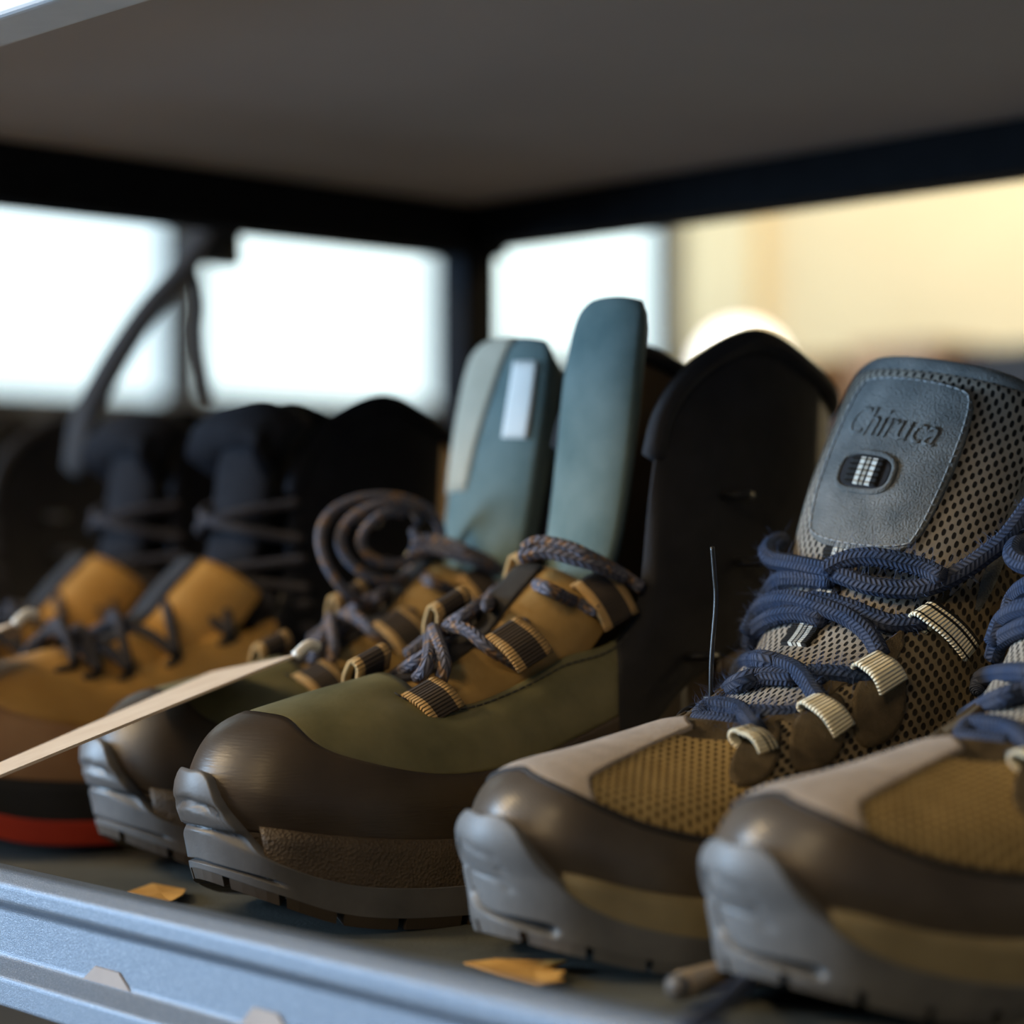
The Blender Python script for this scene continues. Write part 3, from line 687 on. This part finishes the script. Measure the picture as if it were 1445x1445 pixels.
# ------------------------------------------------------------------ leather boots
def boot(pl, name, label, cat, group, mats, flip=1, hires=True, collar=1., lacepix=True, tongue_h=1., tongue_w=(1, 0), ankle0=.60):
    root = pl.root(name); tag(root, label, cat, group)
    S = Upper(stations_boot(collar), spring=.021, base=.004, asym=.004, flip=flip)
    upper_shell(S, root, mats['upper'], mats['lining'], hires)
    def groove(T, V):
        A = np.abs(T); o = np.zeros(T.shape); h = np.where(V > 0, V*.06, V*.013)
        for q, tw in ((.0105, .055), (.002, .085), (-.0058, .12)):
            o -= .0022*np.exp(-((h-q+A*.028)/.0010)**4)/(1+np.exp((A-tw)/.005))
        return o
    qtop = scurve([(0, .30), (.035, .28), (.065, .10), (.10, -.14), (.15, -.30), (.22, -.40), (.32, -.42), (.45, -.36), (.55, -.40), (1, -.36)])
    sole(S, root, mats['outsole'], mats['midsole'], qtop, .05, .0058, nt=300 if hires else 70, nv=80 if hires else 14, offmod=groove if hires else None, hires=hires, lug_mat=mats.get('lug'), lugs=hires)
    vt = scurve([(0, .62), (.08, .60), (.18, .50), (.30, .46), (.45, .44), (.62, .50), (.75, .40)])
    panel('toe_cap', S, -.72, .72, 0, vt, .0012, mats['toe'], root, 110 if hires else 40, 22 if hires else 8)
    panel('vamp', S, -.62, .62, lambda t: vt(t)-.01, 1, .0008, mats['vamp'], root, 110 if hires else 40, 18 if hires else 8)
    for s in (1, -1):
        panel('ankle_panel', S, s*ankle0, s*.90, lambda t: .32+.1*np.cos(t*8), .99, .0014, mats['shaft'], root, 40, 24)
        panel('heel_counter', S, s*.76, s*.99, 0, .42, .0018, mats['toe'], root, 30, 14)
    collar_roll(S, root, mats['shaft'], .70, .0045)
    if hires:
        tt = np.linspace(.16, .62, 60)
        for s in (1, -1): tag(stitch_line('eyestay_stitching', S.off(tt*s, np.full(60, .93), .0012), root, 'thread_dark'), kind='stuff')
    # tongue: gusset under the laces, then a thick padded slab standing up
    h = tongue_h
    G = Patch([(0, .070, .058, .020, .021, 0), (0, .100, .063, .0265, .021, 0), (0, .130, .074, .0285, .025, 0), (0, .150, .090, .0295, .027, 0), (0, .165, .106, .029, .025, 0)])
    gu = tongue_sheet('tongue_gusset', G, .006, mats['gusset'], root, 30, 40)
    panel('gusset_strip', G, 0, 1, 0, 1, .0012, mats.get('strip', mats['gusset']), gu, 16, 30, amap=lambda A, B: (-.42+A*.62, .02+B*.95))
    tw, tl = tongue_w; Tn = Patch([(r[0]+tl, r[1], r[2], r[3]*tw)+r[4:] for r in [(0, .166, .112, .021, .008, 0), (0, .172, .134, .023, .009, 0), (0, .177, .165, .024, .009, 0), (.0, .181, .195*h, .024, .009, 0), (0, .185, .216*h, .022, .008, 0), (0, .188, .223*h, .017, .006, 0)]])
    tgo = tongue_sheet('tongue', Tn, .019, mats['tongue'], root, 40, 70)
    # hooks on the ankle flaps
    for s in (1, -1):
        for (t, v) in ((.775, .74), (.785, .60), (.72, .48)):
            p = S.off(np.array([s*t]), np.array([v]), .0015)[0]; n = S.normal(np.array([s*t]), np.array([v]))[0]
            tube('lace_hook', [p, p+n*.005, p+n*.008+np.array([0, .004, 0]), p+n*.006+np.array([0, .009, 0])], .0018, mats['hook'], root, 8, .001)
    root['tg'] = tgo.name; return root, S, G, Tn
OLIVE = dict(upper='leather_brown', toe='leather_toe', vamp='leather_olive', shaft='textile_black', lining='lining_brown', outsole='rubber_slate', midsole='midsole_textured', lug='rubber_brown', gusset='leather_ochre', strip='leather_dark', tongue='nubuck_teal', hook='plastic_black')
p2 = on_z(250, 1235, .019)[:2]+np.array([.003, .004])
B2 = Place(p2[0], p2[1], 6)
b2, S2, G2, T2 = boot(B2, 'hiking_boot', 'olive and brown leather hiking boot with tall teal tongue, whole in the middle', 'boot', 'olive leather hiking boots', OLIVE)
BTABS = [([(610, 1022), (655, 996)], [(573, 987), (620, 960)], .030, .021), ([(733, 950), (780, 920)], [(691, 906), (738, 876)], .031, .022), ([(855, 892), (900, 864)], [(816, 832), (860, 808)], .033, .024)]
BLACES = [([(560, 985), (600, 945), (608, 900), (612, 890)], .004, []), ([(612, 888), (622, 915), (627, 940)], .006, [(620, 965, .018)]),
 ([(630, 885), (660, 890), (690, 915)], .005, [(735, 940, .024)]), ([(575, 925), (620, 890), (660, 866), (700, 838)], .003, []),
 ([(688, 855), (700, 835), (735, 822), (770, 830)], .006, [(812, 850, .022), (845, 862, .030)]), ([(725, 838), (740, 850), (745, 868)], .006, [(738, 882, .02)]),
 ([(740, 775), (760, 765), (800, 772), (830, 785)], .006, [(868, 805, .026), (905, 830, .032)]), ([(735, 785), (770, 778), (810, 790), (845, 800)], .005, [(880, 815, .03)]),
 ([(540, 965), (600, 925), (650, 900)], .003, [])]
def boot_laces(root, G, S, navy_end=True):
    for (pts, off, tail) in BLACES:
        P = list(drape(B2, GT, pts, off))+[B2.un(*q) for q in tail]; tube('lace', P, .0026, 'lace_grey', root, 10, .001)
    for (b, t, yb, yt) in BTABS:
        quad_strap('lace_loop', [B2.un(*p, yb) for p in b], [B2.un(*p, yt) for p in t], 'webbing_boot', root, thick=.0018)
        bb = [B2.un(*p, yb)*np.array([-.85, 1, 1])+np.array([0, 0, .004]) for p in b]; tt = [B2.un(*p, yt)*np.array([-.75, 1, 1])+np.array([0, 0, .010]) for p in t]
        quad_strap('lace_loop', bb, tt, 'webbing_boot', root, thick=.0018)
        # flat cross straps between the two sides
        c = np.mean(tt, 0); d = np.mean([B2.un(*p, yt) for p in t], 0); m_ = (c+d)/2+np.array([0, .006, .008])
GT = Patch([(0, .070, .062, .022, .021, 0), (0, .100, .067, .0285, .022, 0), (0, .130, .078, .0305, .026, 0), (0, .150, .094, .032, .028, 0), (0, .168, .116, .032, .026, 0)])
boot_laces(b2, G2, S2)
p1 = on_z(130, 1205, .014)[:2]
B1 = Place(p1[0]-.015, p1[1]+.014, 9)
b1, S1, G1, T1 = boot(B1, 'hiking_boot', 'olive and brown leather hiking boot mostly hidden behind its twin', 'boot', 'olive leather hiking boots', OLIVE, -1, tongue_h=.96, tongue_w=(1.45, .008))
boot_laces(b1, G1, S1)
# its lace is left tied in loose coils
for k, (r_, dz) in enumerate(((.026, 0), (.018, .004), (.012, .006))):
    a = np.linspace(0, 5.4, 14); c = np.array([-.006, .128, .125])
    tube('lace', np.stack([c[0]+.25*r_*np.sin(a*2)+.004*k, c[1]+r_*np.cos(a+.6*k)*1.1, c[2]+r_*np.sin(a+.6*k)*.9+dz], 1), .0022, 'lace_grey', b1, 8, .0015)
tg1 = bpy.data.objects[b1['tg']]
panel('size_label', T1, 0, 1, 0, 1, .0012, 'paper_white', tg1, 10, 10, amap=lambda A, B: (.36+A*.36, .45+B*.30))
panel('tongue_lining', T1, 0, 1, 0, 1, .0010, 'lining_beige', tg1, 14, 20, amap=lambda A, B: (-.93+A*(.75+.45*B), .30+B*.62))
TAN = dict(upper='leather_tan', toe='leather_redtan', vamp='leather_tan', shaft='textile_navy', lining='textile_black', outsole='outsole_red', midsole='rubber_black', lug='outsole_red', gusset='leather_tan', strip='textile_black', tongue='textile_navy', hook='metal_hook')
BLACK = dict(upper='leather_dark', toe='leather_dark', vamp='leather_dark', shaft='textile_black', lining='textile_black', outsole='rubber_black', midsole='rubber_black', gusset='textile_black', tongue='textile_black', hook='metal_hook')
def simple_laces(root, S, G, mat, n=6, r=.0024):
    ts = np.linspace(.2, .64, n)
    for k in range(n-1):
        for s in (1, -1):
            a = S.off(np.array([s*ts[k]]), np.array([.93]), .004)[0]; b = S.off(np.array([-s*ts[k+1]]), np.array([.93]), .004)[0]
            m_ = (a+b)/2; m_[0] = 0; m_[2] = max(a[2], b[2])+.014+.002*s
            tube('lace', [a, a*.55+m_*.45+np.array([0, 0, .003]), m_, b*.55+m_*.45+np.array([0, 0, .003]), b], r, mat, root, 8, .002)
    for v in (.52, .68, .84):                      # crossings in front of the tongue, up the shaft
        a = S.off(np.array([.705]), np.array([v]), .004)[0]; b = S.off(np.array([-.705]), np.array([v+.10]), .004)[0]
        for p, q_ in ((a, b), (a*np.array([-1, 1, 1]), b*np.array([-1, 1, 1]))):
            m_ = (p+q_)/2; m_[1] -= .026; tube('lace', [p, p*.5+m_*.5+np.array([0, -.006, 0]), m_, q_*.5+m_*.5+np.array([0, -.006, 0]), q_], r, mat, root, 8, .002)
    for t in ts:
        for s in (1, -1):
            disc_panel('eyelet', S, s*t, .90, .016, .05, .0022, 'rubber_black', root, 2, 12, 3)
for (x, y, lab, fl) in ((-.806, .030, 'tan leather work boot with dark shaft, the nearer to the olive boots', 1), (-.928, .050, 'tan leather work boot with dark shaft, farther left and mostly cut off', -1)):
    bt, St, Gt, Tt = boot(Place(x, y, 2), 'work_boot', lab, 'boot', 'tan leather work boots', TAN, fl, False, .93, tongue_h=.86, ankle0=.63)
    simple_laces(bt, St, Gt, 'lace_dark')
blk = ((-1.14, .07, 'black leather boot just past the tan boots'), (-1.26, .09, 'black leather boot, second past the tan boots'), (-1.40, .06, 'black leather boot, third past the tan boots'), (-1.53, .08, 'black leather boot, fourth past the tan boots'), (-1.68, .07, 'black leather boot at the far end of the row'))
for i, (x, y, lab) in enumerate(blk):
    bt, St, Gt, Tt = boot(Place(x, y, 2+i), 'black_boot', lab, 'boot', 'black boots at the far end', BLACK, 1 if i % 2 else -1, False, .95+.04*(i % 3), tongue_h=.9)
    simple_laces(bt, St, Gt, 'lace_dark')

# ------------------------------------------------------------------ small things
# hang-tag fastener on the grey shoe: thin black plastic stalk and loop
ft = pl = HERO
fr = HERO.root('tag_fastener'); tag(fr, 'thin black plastic tag fastener standing from the laces of the sharp shoe', 'tag fastener')
q = lambda u, v, y=-.024: HERO.un(u, v, y)
tube('stalk', [q(1003, 990), q(1004, 930), q(1010, 850), q(1008, 810), q(1005, 772)], .0008, 'plastic_black', fr, 8, .001)
tube('loop', [q(1012, 994), q(985, 995), q(965, 1003), q(955, 1016), q(958, 1026)], .0009, 'plastic_black', fr, 8, .001)
c = q(1003, 990); box('head', c-.002, c+.002, 'plastic_black', fr, .0005)
# navy lace end and its aglet on the shelf beside the nearest shoe
def world_tube(name, pts, r, mat, label, cat, parent=None, r_end=None, flat=1.):
    c = np.array(pts[0]); c = np.array([c[0], c[1], 0]); o = tube(name, np.array(pts)-c, r, mat, None, 12, .001, r_end=r_end, flat=flat); o.location = c
    if label: tag(o, label, cat)
    return o
lo = empty('lace_end', (-.33, .03, 0)); tag(lo, 'loose navy lace end lying over the rail by the nearest shoe', 'lace')
off0 = np.array([-.33, .03, 0])
pts = [on_z(1062, 1380, .0035), on_z(1040, 1398, .014), on_z(1005, 1428, .0215), on_z(975, 1452, .0215), on_y(950, 1500, -.022)]
tube('lace', np.array(pts)-off0, .0028, 'lace_navy', lo, 12, .001)
lo2 = empty('lace_aglet', (-.36, .03, 0)); tag(lo2, 'tan lace tip poking out under the nearest shoe', 'lace tip')
o2 = np.array([-.36, .03, 0])
pts = [on_z(1065, 1365, .006), on_z(1000, 1380, .006), on_z(962, 1391, .006)]
tube('sleeve', np.array(pts)-o2, .0042, 'plastic_aglet', lo2, 12, .001)
tube('tip', np.array([pts[2]+(pts[2]-pts[1])*.02, pts[2]+(pts[2]-pts[1])*.25])-o2, .0037, 'rubber_slate', lo2, 12, .001)
# dry leaves on the shelf behind the rail
def leaf(pix, label):
    P = np.array([on_z(u, v, .0012) for u, v in pix]); c = P.mean(0); c[2] = 0; n = len(P)
    V = [p-c+np.array([0, 0, .0004+.0012*(i % 2)]) for i, p in enumerate(P)]+[np.array([0, 0, .0022])]
    f = [(i, (i+1) % n, n) for i in range(n)]
    o = raw('dry_leaf', V, f, 'leaf_orange', smooth=False); o.location = c; o.modifiers.new('t', 'SOLIDIFY').thickness = .0005
    tag(o, label, 'leaf', 'dry leaves on the shelf')
leaf([(655, 1362), (700, 1362), (770, 1358), (800, 1364), (775, 1372), (798, 1380), (785, 1384), (796, 1392), (760, 1392), (700, 1382)], 'orange dry leaf under the toe of the sharp shoe')
leaf([(180, 1262), (215, 1254), (262, 1258), (258, 1270), (240, 1276), (205, 1274)], 'orange dry leaf behind the rail by the olive boot toe')
# long pale hang tags seen edge-on
def hang_tag(a, b, label, wide=.05):
    """stiff folded paper strip from a to b (world)"""
    a, b = np.array(a), np.array(b); root = empty('hang_tag', (a[0], a[1], a[2])); tag(root, label, 'hang tag', 'pale hang tags')
    d = b-a; L = np.linalg.norm(d); d /= L; sd = a-CAM; sd -= d*(sd@d); sd /= np.linalg.norm(sd); nn = np.cross(sd, d); nn = nn if nn[2] > 0 else -nn
    sd = sd+nn*.115; sd /= np.linalg.norm(sd); nn = np.cross(sd, d); nn = nn if nn[2] > 0 else -nn; t_ = .0005; V = []
    for k in np.linspace(0, 1, 12):
        w_ = wide*(1-.45*k); p = d*L*k
        for (x, y) in ((0, -t_), (w_, -t_), (w_, t_), (0, t_)): V.append(p+sd*x+nn*y)
    f = grid_faces(12, 4, wrap_v=True)+[(0, 1, 2, 3), (47, 46, 45, 44)]
    raw('card', V, f, 'paper_cream', root, smooth=False)
    tube('string_loop', [np.zeros(3), -d*.006+np.array([0, 0, .002]), -d*.011], .0022, 'paper_white', root, 8, .001)
pA = B1.o+np.array([0.02, .10, 0]); 
a = at_depth(418, 925, .80); b = at_depth(-40, 1112, .70)
hang_tag(a, b, 'long pale hang tag seen edge-on in front of the tan boots', .055)
a = at_depth(22, 880, .88); b = at_depth(-120, 945, .84)
hang_tag(a, b, 'short end of a pale hang tag at the left edge', .09)

# ------------------------------------------------------------------ background
# strap hanging at the end of the rack
so = on_x(290, 312, -1.0); st = tag(empty('hanging_strap', so), 'dark curved strap hanging from the rack end before the left window', 'strap')
pts = [on_x(u, v, -1.0)-so for u, v in ((300, 300), (288, 335), (255, 385), (215, 430), (180, 480), (150, 530), (120, 590), (110, 660))]
tube('band', pts, .013, 'textile_black', st, 8, .01, flat=.4)
pts = [on_x(u, v, -1.0)-so for u, v in ((270, 370), (285, 420), (282, 480), (295, 560))]
tube('band', pts, .004, 'textile_black', st, 8, .01, flat=.5)
bo = on_x(310, 345, -1.0)-so; box('buckle', bo-np.array([.006, .012, .012]), bo+np.array([.006, .012, .013]), 'plastic_black', st, .003)
# globe lamp by the cream wall
c = at_depth(1050, 500, 4.3); gl = empty('globe_lamp', (c[0], c[1], c[2]-.3)); tag(gl, 'white glowing globe lamp before the cream wall', 'lamp')
def sphere(name, loc, r, mat, parent, sz=1.):
    bm = bmesh.new(); bmesh.ops.create_uvsphere(bm, u_segments=24, v_segments=16, radius=r); me = bpy.data.meshes.new(name)
    for v in bm.verts: v.co.z *= sz
    bm.to_mesh(me); bm.free(); me.polygons.foreach_set('use_smooth', [True]*len(me.polygons)); o = link(name, me, mat, parent); o.location = loc; return o
sphere('globe', (0, 0, .098), .078, 'lamp_globe', gl)
tube('stem', [(0, 0, .04), (0, 0, .02), (0, 0, .005)], .02, 'dark_grey', gl, 8, .02)
tube('foot', [(0, 0, .026), (0, 0, .030)], .05, 'dark_grey', gl, 16, .01)
# far display table with shoes and boxes along the cream wall
c = at_depth(1300, 605, 3.6); tz = c[2]
tb = tag(empty('display_table', (c[0], c[1], Z0)), 'dark display table before the cream wall', 'table'); H = tz-Z0
box('table_top', (-1.6, -.35, H-.04), (1.5, .35, H), 'dark_grey', tb)
for sx in (-1.5, 1.4):
    for sy in (-.3, .3): box('leg', (sx-.03, sy-.03, 0), (sx+.03, sy+.03, H-.04), 'dark_grey', tb)
c2 = np.array([c[0], c[1], tz])
for k, (u, d, w_, h_, mt, lab) in enumerate(((1165, 3.75, .075, .12, 'box_brown', 'brown shoe box by the globe lamp on the far table'), (1300, 3.6, .085, .135, 'leather_redtan', 'reddish shoe box in the middle of the far table'), (1450, 3.5, .08, .12, 'dark_grey', 'dark shoe box at the right end of the far table'))):
    p = at_depth(u, 560, d); bxr = empty('shoe_box', (p[0], p[1], tz), 0); tag(bxr, lab, 'box', 'shoe boxes on the far table')
    box('carton', (-w_, -.08, 0), (w_, .08, h_), mt, bxr, .003); box('lid', (-w_-.004, -.084, h_-.02), (w_+.004, .084, h_+.006), mt, bxr, .003)
gp = at_depth(1045, 605, 3.6); gl.location = (gp[0], gp[1], tz+.002)
for o in bpy.data.objects:
    if 'tg' in o: del o['tg']
